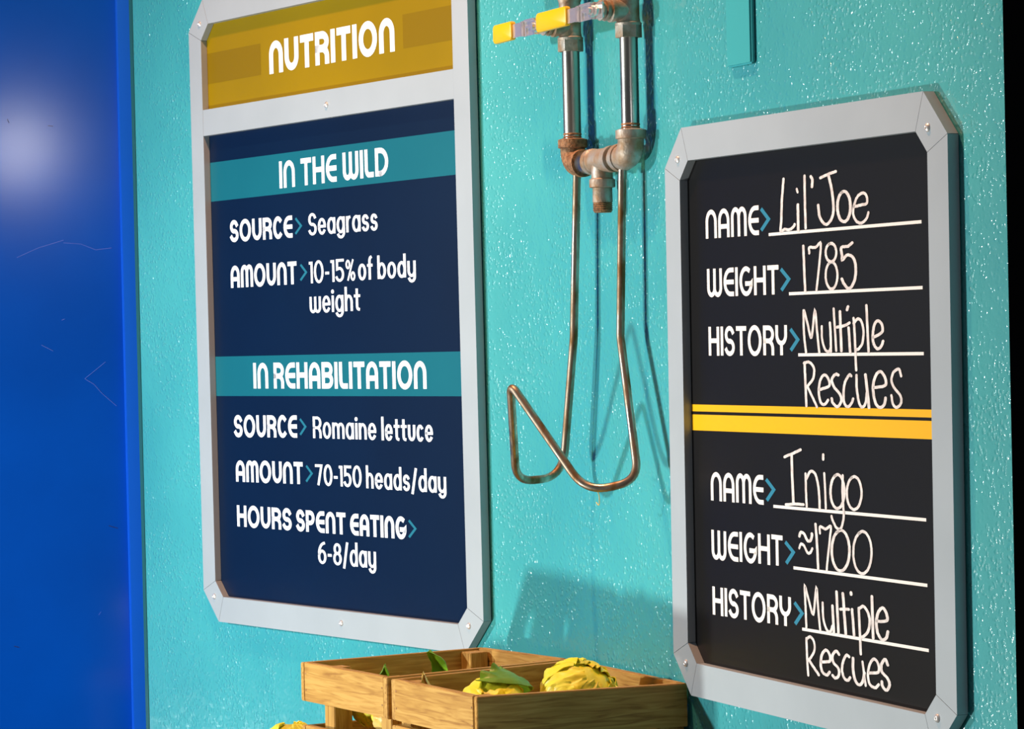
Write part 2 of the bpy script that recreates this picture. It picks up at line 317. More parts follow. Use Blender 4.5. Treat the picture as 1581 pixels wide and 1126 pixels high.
HAND=[
 ("Lil' Joe",[[(0.356,0.7591),(0.3502,0.7314),(0.3468,0.7004),(0.3445,0.686),(0.3565,0.6883),(0.3704,0.6872),(0.3827,0.6908),(0.3863,0.6938)],[(0.3967,0.7211),(0.3969,0.7026),(0.3967,0.6852)],[(0.3945,0.7428),(0.3965,0.7386)],[(0.4174,0.7601),(0.4171,0.7284),(0.4178,0.6875)],[(0.4352,0.7581),(0.4397,0.7534),(0.4381,0.7441)],[(0.4624,0.7547),(0.4866,0.7591),(0.5065,0.7614)],[(0.4858,0.7575),(0.4941,0.737),(0.4983,0.7147),(0.4949,0.7008),(0.4822,0.6913),(0.4698,0.6927),(0.4589,0.7023),(0.4552,0.7176)],[(0.5217,0.7326),(0.5147,0.728),(0.5101,0.7202),(0.509,0.711),(0.5115,0.7021),(0.5173,0.6955),(0.5249,0.6925),(0.533,0.6937),(0.5397,0.6989),(0.5438,0.7069),(0.5444,0.7161),(0.5414,0.7247),(0.5354,0.7309),(0.5276,0.7334),(0.5196,0.7317)],[(0.5534,0.7114),(0.5742,0.7131),(0.5893,0.7148),(0.5884,0.7247),(0.5787,0.7287),(0.5646,0.7248),(0.5551,0.7143),(0.5519,0.7026),(0.5595,0.6924),(0.5734,0.6889),(0.5874,0.6943),(0.5928,0.7019)]]),
 ('1785',[[(0.4105,0.6632),(0.4117,0.6366),(0.4138,0.6001)],[(0.4276,0.6525),(0.4279,0.6603),(0.4456,0.6601),(0.4605,0.6648),(0.4552,0.6355),(0.4465,0.6012)],[(0.4847,0.6637),(0.4789,0.6609),(0.4751,0.6562),(0.4743,0.6506),(0.4765,0.6452),(0.4813,0.6412),(0.4877,0.6394),(0.4943,0.6401),(0.4999,0.6433),(0.5033,0.6482),(0.5037,0.6538),(0.5011,0.659),(0.4961,0.6628),(0.4896,0.6643),(0.4829,0.6632)],[(0.4845,0.6383),(0.478,0.634),(0.4738,0.6269),(0.4727,0.6185),(0.4751,0.6106),(0.4804,0.6048),(0.4875,0.6022),(0.4949,0.6034),(0.5012,0.6082),(0.5049,0.6155),(0.5055,0.6239),(0.5027,0.6315),(0.4971,0.637),(0.4899,0.6391),(0.4826,0.6374)],[(0.5477,0.6634),(0.5363,0.659),(0.518,0.6576),(0.5196,0.647),(0.5203,0.6409),(0.5339,0.6472),(0.5498,0.6432),(0.5562,0.6311),(0.5541,0.6153),(0.5445,0.6046),(0.5343,0.6022),(0.5244,0.6079),(0.5177,0.615)]]),
 ('Multiple',[[(0.4129,0.5155),(0.4083,0.5412),(0.4085,0.5729),(0.4186,0.5554),(0.4294,0.536),(0.4404,0.5726),(0.4457,0.5451),(0.451,0.5156)],[(0.4594,0.5511),(0.46,0.5329),(0.4679,0.5197),(0.4781,0.5167),(0.4846,0.5228)],[(0.4828,0.556),(0.4842,0.5369),(0.4843,0.5167)],[(0.4934,0.5751),(0.4988,0.5178)],[(0.5109,0.5709),(0.5131,0.5178)],[(0.502,0.5499),(0.5224,0.5518),(0.5368,0.5557)],[(0.5345,0.5487),(0.5374,0.5159)],[(0.5335,0.5776),(0.5305,0.5731)],[(0.5482,0.5616),(0.5503,0.5407),(0.5527,0.4921)],[(0.548,0.5546),(0.559,0.5605),(0.5689,0.5575),(0.5744,0.5446),(0.5711,0.5288),(0.5616,0.5209),(0.5516,0.5189)],[(0.5835,0.5784),(0.5873,0.517)],[(0.5997,0.5357),(0.6233,0.5425),(0.6237,0.5522),(0.6141,0.5577),(0.6042,0.5533),(0.599,0.5386),(0.6014,0.5268),(0.6109,0.5206),(0.6208,0.5239),(0.6261,0.5307)]]),
 ('Rescues',[[(0.4081,0.5012),(0.4095,0.4797),(0.4115,0.4408)],[(0.4068,0.5001),(0.4209,0.5019),(0.4346,0.4942),(0.4329,0.4799),(0.4176,0.4695),(0.4124,0.4674)],[(0.4155,0.4685),(0.4278,0.4554),(0.442,0.4403)],[(0.4491,0.4638),(0.4765,0.4693),(0.476,0.4784),(0.4645,0.4847),(0.4517,0.4761),(0.4477,0.4597),(0.4527,0.4466),(0.4631,0.4438),(0.4737,0.45)],[(0.5038,0.4847),(0.4956,0.4856),(0.4851,0.4785),(0.4909,0.4685),(0.507,0.4586),(0.5108,0.4497),(0.5002,0.4415),(0.4872,0.4462),(0.4841,0.4522)],[(0.5391,0.484),(0.5335,0.485),(0.5218,0.4749),(0.5173,0.4608),(0.5188,0.4468),(0.5288,0.442),(0.5391,0.4472),(0.5433,0.4532)],[(0.5536,0.4852),(0.5538,0.4673),(0.5592,0.4486),(0.5669,0.4422),(0.5771,0.4479),(0.5807,0.4618)],[(0.5775,0.4858),(0.5816,0.4657),(0.5856,0.4421)],[(0.6014,0.469),(0.6295,0.4723),(0.6298,0.482),(0.6177,0.4907),(0.6038,0.4837),(0.5974,0.4679),(0.6027,0.4494),(0.6142,0.4427),(0.626,0.4468),(0.6301,0.4557)],[(0.6713,0.4854),(0.6659,0.494),(0.6524,0.49),(0.6463,0.4802),(0.6518,0.4706),(0.6685,0.4592),(0.6701,0.4496),(0.6585,0.4436),(0.6491,0.4483),(0.6456,0.4589)]]),
 ('Inigo',[[(0.3447,0.3678),(0.369,0.3732),(0.3921,0.3792)],[(0.3658,0.37),(0.3667,0.3359),(0.3686,0.3028)],[(0.3466,0.3003),(0.3729,0.3026),(0.398,0.303)],[(0.4055,0.3461),(0.4059,0.3211),(0.4073,0.3006)],[(0.4079,0.3397),(0.4197,0.35),(0.4324,0.3478),(0.4404,0.3349),(0.4439,0.3167),(0.4446,0.3001)],[(0.4597,0.3489),(0.4622,0.3014)],[(0.4573,0.3746),(0.4571,0.3685)],[(0.4899,0.3473),(0.4822,0.3414),(0.4772,0.3322),(0.476,0.3217),(0.4788,0.3119),(0.485,0.305),(0.4933,0.3024),(0.502,0.3045),(0.5093,0.311),(0.5138,0.3205),(0.5144,0.3309),(0.5112,0.3403),(0.5047,0.3467),(0.4962,0.3488),(0.4876,0.3461)],[(0.5113,0.348),(0.5093,0.3258),(0.5117,0.2999),(0.5104,0.2878),(0.5027,0.2753),(0.4904,0.2766),(0.4804,0.2861),(0.4777,0.291)],[(0.5359,0.3466),(0.528,0.3409),(0.5228,0.332),(0.5216,0.3219),(0.5245,0.3125),(0.531,0.3059),(0.5397,0.3034),(0.5487,0.3055),(0.5563,0.3117),(0.5609,0.3208),(0.5616,0.331),(0.5582,0.34),(0.5514,0.3461),(0.5426,0.3481),(0.5336,0.3454)]]),
 ('approx 1700',[[(0.3843,0.2582),(0.3888,0.2636),(0.3982,0.2621),(0.4078,0.2534),(0.4163,0.2539),(0.4208,0.2604),(0.4209,0.2634)],[(0.3837,0.2412),(0.3882,0.2471),(0.3976,0.2456),(0.4072,0.2365),(0.4157,0.2371),(0.4214,0.243)],[(0.432,0.2774),(0.4353,0.251),(0.4374,0.2164)],[(0.4442,0.2658),(0.4445,0.2746),(0.4604,0.2725),(0.4751,0.2767),(0.4711,0.2573),(0.4613,0.2161)],[(0.4946,0.2713),(0.4848,0.2641),(0.4785,0.2529),(0.4769,0.2402),(0.4805,0.2286),(0.4884,0.2205),(0.499,0.2176),(0.5101,0.2204),(0.5194,0.2284),(0.525,0.2398),(0.5258,0.2524),(0.5217,0.2635),(0.5134,0.271),(0.5027,0.2733),(0.4916,0.2698)],[(0.5544,0.273),(0.5445,0.2655),(0.5382,0.2542),(0.5366,0.2412),(0.5402,0.2293),(0.5482,0.221),(0.5589,0.218),(0.57,0.2209),(0.5794,0.229),(0.585,0.2407),(0.5858,0.2536),(0.5816,0.265),(0.5733,0.2726),(0.5625,0.275),(0.5514,0.2714)]]),
 ('Multiple',[[(0.4003,0.1302),(0.3989,0.1606),(0.3977,0.1889),(0.409,0.1696),(0.4212,0.1521),(0.431,0.1887),(0.4354,0.1594),(0.4403,0.1317)],[(0.4484,0.1697),(0.4497,0.1484),(0.4584,0.1339),(0.4688,0.1318),(0.4753,0.1405)],[(0.4763,0.1679),(0.4791,0.1317)],[(0.4881,0.188),(0.4915,0.1318)],[(0.5057,0.1874),(0.512,0.1326)],[(0.498,0.165),(0.5213,0.1669)],[(0.5307,0.1673),(0.5351,0.1327)],[(0.5282,0.1901),(0.5285,0.1875)],[(0.5485,0.1708),(0.5506,0.1391),(0.5524,0.109)],[(0.5497,0.1699),(0.5618,0.1742),(0.5735,0.1669),(0.5782,0.1554),(0.5726,0.1411),(0.5584,0.1328),(0.5512,0.1322)],[(0.5849,0.1895),(0.5869,0.1335)],[(0.5968,0.157),(0.623,0.1602),(0.6225,0.17),(0.613,0.1764),(0.6011,0.1692),(0.5955,0.1549),(0.599,0.1414),(0.6097,0.1336),(0.6214,0.1372),(0.6256,0.1458)]]),
 ('Rescues',[[(0.3999,0.1164),(0.4007,0.0928),(0.4032,0.0652)],[(0.3998,0.1153),(0.4115,0.1195),(0.4219,0.1133),(0.4223,0.101),(0.4104,0.0896),(0.403,0.0858)],[(0.4061,0.0871),(0.4206,0.0772),(0.4339,0.069)],[(0.4413,0.0875),(0.4653,0.0909),(0.4656,0.1),(0.4553,0.1052),(0.4433,0.0969),(0.4399,0.0843),(0.4438,0.0745),(0.4562,0.0707),(0.4647,0.0756)],[(0.4925,0.1026),(0.4844,0.1065),(0.4739,0.0998),(0.4764,0.0899),(0.4898,0.0832),(0.4907,0.0742),(0.4811,0.0692),(0.4729,0.0724)],[(0.5203,0.1023),(0.513,0.1036),(0.5038,0.0947),(0.5,0.0822),(0.5058,0.0717),(0.5159,0.0698),(0.5222,0.0744)],[(0.5312,0.1014),(0.5307,0.0853),(0.5363,0.0719),(0.5461,0.0669),(0.5563,0.072),(0.5615,0.0845)],[(0.5564,0.0989),(0.5599,0.0843),(0.5641,0.0679)],[(0.5747,0.0858),(0.5984,0.0892),(0.5988,0.1001),(0.5872,0.1058),(0.575,0.0957),(0.5706,0.0814),(0.5761,0.0701),(0.5898,0.0676),(0.599,0.0725)],[(0.6241,0.1016),(0.6174,0.1082),(0.6078,0.101),(0.6082,0.0912),(0.6235,0.083),(0.6279,0.0746),(0.6191,0.0672),(0.6095,0.0717),(0.6078,0.0774)]]),
]
# ------------------------------------------------------------------ lettering
def arc(cx,cy,rx,ry,a0,a1,n=14):
    return [(cx+rx*math.cos(R(a0+(a1-a0)*i/n)),cy+ry*math.sin(R(a0+(a1-a0)*i/n))) for i in range(n+1)]
def ell(cx,cy,rx,ry): return arc(cx,cy,rx,ry,0,360,28)[:-1]
X=.70
GL={
'N':(.80,[([(0,0)]+arc(.5,.58,.5,.42,180,0)+[(1,0)],0)]),
'U':(.80,[([(0,1)]+arc(.5,.42,.5,.42,180,360)+[(1,1)],0)]),
'T':(.74,[([(0,1),(1,1)],0),([(.5,1),(.5,0)],0)]),
'R':(.76,[([(0,0),(0,1)]+arc(.5,.74,.5,.26,90,-90)+[(0,.48)],0),([(.35,.48)]+arc(.45,.16,.55,.32,80,0)+[(1,0)],0)]),
'I':(0,[([(.5,0),(.5,1)],0)]),
'O':(.98,[(ell(.5,.5,.5,.53),1)]),
'H':(.80,[([(0,0),(0,1)],0),([(1,0),(1,1)],0),([(0,.52),(1,.52)],0)]),
'E':(.72,[([(1,1)]+arc(.72,.5,.72,.5,90,270)+[(1,0)],0),([(.02,.5),(1,.5)],0)]),
'W':(1.05,[([(0,1)]+arc(.25,.28,.25,.29,180,360)+[(.5,1)],0),([(.5,.5)]+arc(.75,.28,.25,.29,180,360)+[(1,1)],0)]),
'L':(.58,[([(0,1)]+arc(.45,.28,.45,.28,180,270)+[(1,0)],0)]),
'D':(.85,[([(.35,0),(0,0),(0,1),(.35,1)]+arc(.35,.5,.65,.5,90,-90),0)]),
'S':(.74,[(arc(.5,.75,.46,.27,25,270,16)+arc(.5,.24,.5,.26,85,-155,16),0)]),
'C':(.76,[(arc(.55,.5,.55,.52,52,308,22),0)]),
'A':(.80,[([(0,0)]+arc(.5,.58,.5,.42,180,0)+[(1,0)],0),([(0,.36),(1,.36)],0)]),
'M':(1.08,[([(0,0)]+arc(.25,.7,.25,.31,180,0)+[(.5,0)],0),([(.5,.5)]+arc(.75,.7,.25,.31,180,0)+[(1,0)],0)]),
'B':(.80,[([(0,0),(0,1)]+arc(.55,.76,.4,.24,90,-90)+[(0,.52)],0),([(0,.52)]+arc(.55,.26,.45,.26,90,-90)+[(0,0)],0)]),
'P':(.74,[([(0,0),(0,1)]+arc(.5,.7,.5,.3,90,-90)+[(0,.4)],0)]),
'G':(.88,[(arc(.52,.5,.52,.52,62,352,26)+[(1,.40),(.55,.40)],0)]),
'Y':(.80,[([(0,1)]+arc(.5,.72,.5,.34,180,360)+[(1,1)],0),([(.5,.38),(.5,0)],0)]),
'a':(.70,[(ell(.5,X/2,.5,X/2+.02),1),([(1,0),(1,X)],0)]),
'b':(.70,[(ell(.5,X/2,.5,X/2+.02),1),([(0,0),(0,1.1)],0)]),
'd':(.70,[(ell(.5,X/2,.5,X/2+.02),1),([(1,0),(1,1.1)],0)]),
'o':(.72,[(ell(.5,X/2,.5,X/2+.02),1)]),
'e':(.70,[([(0.03,X*.5),(.99,X*.5)]+arc(.5,X/2,.5,X/2+.02,10,318,22),0)]),
'c':(.62,[(arc(.52,X/2,.52,X/2+.02,48,312,20),0)]),
'g':(.70,[(ell(.5,X/2,.5,X/2+.02),1),([(1,X)]+arc(.5,-.05,.5,.24,0,-150),0)]),
'r':(.40,[([(0,0),(0,X)],0),(arc(.95,.38,.95,.33,180,92),0)]),
's':(.60,[(arc(.5,X*.75,.44,X*.27,25,270,14)+arc(.5,X*.24,.48,X*.27,85,-155,14),0)]),
'f':(.46,[(arc(.85,.85,.45,.25,95,180,8)+[(.40,0)],0),([(-.05,X-.02),(1,X-.02)],0)]),
'y':(.68,[([(0,X)]+arc(.5,.28,.5,.28,180,360)+[(1,X)],0),([(1,.3)]+arc(.52,-.05,.48,.24,0,-150),0)]),
'w':(.98,[([(0,X)]+arc(.25,.22,.25,.23,180,360)+[(.5,X)],0),([(.5,.3)]+arc(.75,.22,.25,.23,180,360)+[(1,X)],0)]),
'i':(0,[([(.5,0),(.5,X)],0),([(.5,.96),(.5,.985)],2)]),
'h':(.66,[([(0,0),(0,1.1)],0),([(0,.38)]+arc(.5,.38,.5,.32,180,0)+[(1,0)],0)]),
'n':(.66,[([(0,0),(0,X)],0),([(0,.38)]+arc(.5,.38,.5,.32,180,0)+[(1,0)],0)]),
'm':(1.05,[([(0,0),(0,X)],0),([(0,.4)]+arc(.25,.44,.25,.26,180,0)+[(.5,0)],0),([(.5,.4)]+arc(.75,.44,.25,.26,180,0)+[(1,0)],0)]),
'l':(0,[([(.5,0),(.5,1.1)],0)]),
't':(.52,[([(.45,.98),(.45,.18)]+arc(.85,.16,.40,.16,190,270,8),0),([(0,X-.02),(1,X-.02)],0)]),
'u':(.66,[([(0,X)]+arc(.5,.30,.5,.30,180,360)+[(1,X)],0)]),
'0':(.84,[(ell(.5,.5,.5,.52),1)]),
'1':(.34,[([(0,.97),(1,.97),(1,0)],0)]),
'5':(.72,[([(1,1),(.08,1),(.08,.56),(.42,.60)]+arc(.45,.29,.55,.31,80,-150,16),0)]),
'6':(.76,[(arc(.95,.42,.95,.60,98,170,10)+arc(.5,.29,.5,.31,160,520,26),0)]),
'7':(.72,[([(0,1),(1,1),(.40,0)],0)]),
'8':(.76,[(ell(.5,.76,.42,.24),1),(ell(.5,.26,.5,.28),1)]),
'%':(.86,[(ell(.20,.76,.20,.18),1),(ell(.80,.16,.20,.18),1),([(.82,.95),(.20,0)],0)]),
'-':(.40,[([(.1,.40),(.9,.40)],0)]),
'/':(.50,[([(1,1.08),(0,-.16)],0)]),
}
SPACE=.42
def ribbon(mb,pts,wx,wy,z,mode,flat=0):
    """flat pen stroke of width wx across and wy up; mode 0 square ends, 1 closed, 2 round ends, 3 butt"""
    k=wy/wx; P=[Vector((x*k,y)) for x,y in pts]; Q=[P[0]]
    for p in P[1:]:
        if (p-Q[-1]).length>1e-6: Q.append(p)
    P=Q; h=wy/2; n=len(P)
    if n<2: return
    if mode==0:
        P[0]=P[0]+(P[0]-P[1]).normalized()*h; P[-1]=P[-1]+(P[-1]-P[-2]).normalized()*h
    vs=[];fs=[]
    L=[];Rr=[]
    for i in range(n):
        a=P[i]-P[i-1] if (i>0 or mode==1) else P[1]-P[0]
        b=P[(i+1)%n]-P[i] if (i<n-1 or mode==1) else P[-1]-P[-2]
        a=a.normalized(); b=b.normalized(); t=(a+b)
        t=t.normalized() if t.length>1e-6 else b
        nn=Vector((-t.y,t.x)); c=max(.45,abs(nn.dot(Vector((-a.y,a.x)))))
        L.append(P[i]+nn*h/c); Rr.append(P[i]-nn*h/c)
    for p,q in zip(L,Rr): vs+=[(p.x/k,p.y,z),(q.x/k,q.y,z)]
    m=n if mode==1 else n-1
    for i in range(m):
        j=(i+1)%n; fs.append((2*i,2*i+1,2*j+1,2*j))
    mb.add(vs,fs)
    if mode==2:
        for p,t in((P[0],(P[0]-P[1]).normalized()),(P[-1],(P[-1]-P[-2]).normalized())):
            nn=Vector((-t.y,t.x)); c=[p+(nn*math.cos(a)+t*math.sin(a))*h for a in[math.pi*i/8 for i in range(9)]]
            mb.add([(q.x/k,q.y,z) for q in c][::-1],[list(range(9))])
def word(text,x0,y0,x1,y1,cap,wx,wy,z):
    mb=MB(); gap=.10; n=len(text)
    fixed=0;flex=0
    for i,ch in enumerate(text):
        if ch==' ': flex+=SPACE; continue
        W=GL[ch][0]
        if W==0: fixed+=wx
        else: fixed+=wx; flex+=W-.2
        if i<n-1 and text[i+1]!=' ': flex+=gap
    S=(x1-x0-fixed)/flex
    x=x0; j=0
    for i,ch in enumerate(text):
        if ch==' ': x+=SPACE*S; continue
        W,st=GL[ch]; span=0 if W==0 else (W-.2)*S
        yb=y0+(y1-y0)*((x-x0)/(x1-x0))
        for pts,mode in st:
            pp=[(x+wx/2+(px-(.5 if W==0 else 0))*(span if W else 1)*(1),yb+wy/2+py*(cap-wy)) for px,py in pts]
            if W==0: pp=[(x+wx/2,p[1]) for p in pp]
            j+=1; ribbon(mb,pp,wx*(1.25 if mode==2 else .72 if ch=='%' else 1),wy*(1.35 if mode==2 else .85 if ch=='%' else 1),z+(j%3)*.00006,mode)
        x+=span+wx
        if i<n-1 and text[i+1]!=' ': x+=gap*S
    return mb
# ------------------------------------------------------------------ framed signs
def bmat(rows,T):
    m=Matrix.Identity(4)
    for i in range(3):
        for j in range(3): m[i][j]=rows[i][j]
    m=m.to_3x3(); 
    x=m.col[0].normalized(); z=x.cross(m.col[1]).normalized(); y=z.cross(x)
    o=Matrix.Identity(4)
    for i in range(3): o[i][0]=x[i];o[i][1]=y[i];o[i][2]=z[i]
    o.translation=Vector(T); return o
BL=bmat([[0.56358,-0.00371,-0.82605],[-0.82604,0.00353,-0.56359],[0.005,0.99999,-0.00107]],(-0.6272,5.9577,-0.5652))
BR=bmat([[0.38833,0.00371,-0.92151],[-0.92151,-0.00353,-0.38834],[-0.00469,0.99999,0.00204]],(0.2348,4.5117,-0.5527))
REC=.0130; DEP=.0160
def sign(name,mw,W,H,c,panels,label,screws,crossbars=()):
    root=empty(name,mw); tag(root,label,'sign')
    w=.05; ci=c-.5858*w; g=.0004
    out=[(c,0),(W-c,0),(W,c),(W,H-c),(W-c,H),(c,H),(0,H-c),(0,c)]
    a=w; inn=[(w+ci,w),(W-w-ci,w),(W-w,w+ci),(W-w,H-w-ci),(W-w-ci,H-w),(w+ci,H-w),(w,H-w-ci),(w,w+ci)]
    for i in range(8):
        j=(i+1)%8
        o0,o1,i1,i0=[Vector(p) for p in(out[i],out[j],inn[j],inn[i])]
        d=(o1-o0).normalized()*g
        poly=[o0+d,o1-d,i1-d,i0+d]
        mb=MB().loc(); mb.prism([(p.x,p.y) for p in poly],-DEP,0)
        mb.build('corner_piece' if i%2 else 'frame_rail',M['alu'],root)
    for y0,y1 in crossbars:
        MB().loc().prism([(w+g,y0),(W-w-g,y0),(W-w-g,y1),(w+g,y1)],-DEP,-.0002).build('crossbar',M['alu'],root)
    for x,y in screws:
        s=MB().loc(); s.lathe((x,y,0),(0,0,1),[(-.001,.0058),(.0010,.0058),(.0026,.0044),(.0034,.0024),(.0030,.0016),(.0018,.0015)],16)
        s.build('screw',M['screw'],root,smooth=True)
    return root
def octa(x0,y0,x1,y1,cut,flags):  # flags: bl br tr tl chamfered
    p=[]
    p+= [(x0,y0+cut),(x0+cut,y0)] if flags[0] else [(x0,y0)]
    p+= [(x1-cut,y0),(x1,y0+cut)] if flags[1] else [(x1,y0)]
    p+= [(x1,y1-cut),(x1-cut,y1)] if flags[2] else [(x1,y1)]
    p+= [(x0+cut,y1),(x0,y1-cut)] if flags[3] else [(x0,y1)]
    return p
def flat(name,m,parent,x0,y0,x1,y1,z,slope=0):
    return MB().loc().add([(x0,y0,z),(x1,y0+slope,z),(x1,y1+slope,z),(x0,y1,z)],[(0,1,2,3)]).build(name,m,parent)
WLb,HLb,cL=1.0085,1.2351,.0598
sg=sign('nutrition_sign',BL,WLb,HLb,cL,None,'tall navy nutrition sign with ochre header in a grey frame, left on the teal wall',
   [(.0467,HLb-.0476),(.0445,.0494),(.9628,.0495),(.9628,HLb-.049),(.5283,.9887),(.5327,.0270)],[(.9650,1.0165)])
cut=.030+.02
pn=MB().loc(); pn.prism(octa(.032,.032,WLb-.032,.985,cut,(1,1,0,0)),-.0155,-REC); pn=lab(pn.build('panel',M['navy'],sg),'navy blue text panel')
hd=MB().loc(); hd.prism(octa(.032,1.0,WLb-.032,HLb-.032,cut,(0,0,1,1)),-.0155,-REC); hd=lab(hd.build('header_panel',M['yellow'],sg),'ochre yellow header panel')
Z0=-REC+.00015
flat('colour_band',M['band'],pn,.0505,.8345,.958,.9118,Z0); flat('colour_band',M['band'],pn,.0505,.4480,.958,.5262,Z0)
flat('colour_block',M['yellow_dark'],hd,.0505,1.0680,.2650,1.1285,Z0); flat('colour_block',M['yellow_dark'],hd,.7790,1.0692,.958,1.1300,Z0)
for t,k,(x0,y0),cap,(x1,y1),wx,wy in LWORDS:
    word(t,x0,y0,x1,y1,cap,wx,wy,Z0+.0002).loc().build('lettering',M['white'],hd if k=='h' else pn)
for a,b,c in LCHEV:
    mb=MB().loc(); ribbon(mb,[a,b,c],.0070,.0046,Z0+.0002,3); mb.build('chevron_mark',M['chev_dark'],pn)
WRb,HRb,cR=.8171,.8505,.0577
sg2=sign('animal_record_board',BR,WRb,HRb,cR,None,'black record board with chalk handwriting in a grey frame, right of the pipes',
   [(.0450,.8036),(.7694,.8032),(.0433,.0472),(.7695,.0484)])
pb=MB().loc(); pb.prism(octa(.032,.032,WRb-.032,HRb-.032,cut,(1,1,1,1)),-.0155,-REC); pb=lab(pb.build('panel',M['chalkboard'],sg2),'black writing panel')
flat('colour_band',M['stripe'],pb,.0505,.4260,.7665,.4362,Z0,.0065); flat('colour_band',M['stripe'],pb,.0505,.3975,.7665,.4212,Z0,.0070)
for t,(x0,y0),cap,(x1,y1),wx,wy in RWORDS:
    word(t,x0,y0,x1,y1,cap,wx,wy,Z0+.0002).loc().build('lettering',M['cream'],pb)
for a,b,c in RCHEV:
    mb=MB().loc(); ribbon(mb,[a,b,c],.0086,.0056,Z0+.0002,3); mb.build('chevron_mark',M['chev'],pb)
for a,b in RLINES:
    mb=MB().loc(); ribbon(mb,[a,b],.0043,.0043,Z0+.0001,3); mb.build('rule_line',M['cream'],pb)
rnd=random.Random(4)
for name,strokes in HAND:
    mb=MB().loc(); j=0
    for s in strokes:
        j+=1
        pts=[(p[0],p[1]) for p in s]
        c=[(v.x,v.y) for v in catmull([(x,y,0) for x,y in pts],6)]
        if len(c)==2: c=[(c[0][0]+(c[1][0]-c[0][0])*i/6,c[0][1]+(c[1][1]-c[0][1])*i/6) for i in range(7)]
        c=[(x+rnd.uniform(-.00025,.00025),y+rnd.uniform(-.00025,.00025)) for x,y in c]
        ribbon(mb,c,.0066*rnd.uniform(.85,1.15),.0040,Z0+.0005+(j%4)*.00006,2)
    mb.build('handwriting',M['chalk'],pb)

# ------------------------------------------------------------------ raceway on the wall
rw=MB(); zc=(.3745+TOP)/2; hh=(TOP-.3745)/2
rw.box(F(.2365,.0042,zc-.02),(.0385,.0042,hh-.02),X=dr,Y=nr,bev=.0025)
tag(rw.build('cable_raceway',M['teal_smooth'],smooth=True,origin=F(.2365,0,.3745)),'narrow teal painted cable cover running up the wall above the black board','conduit')

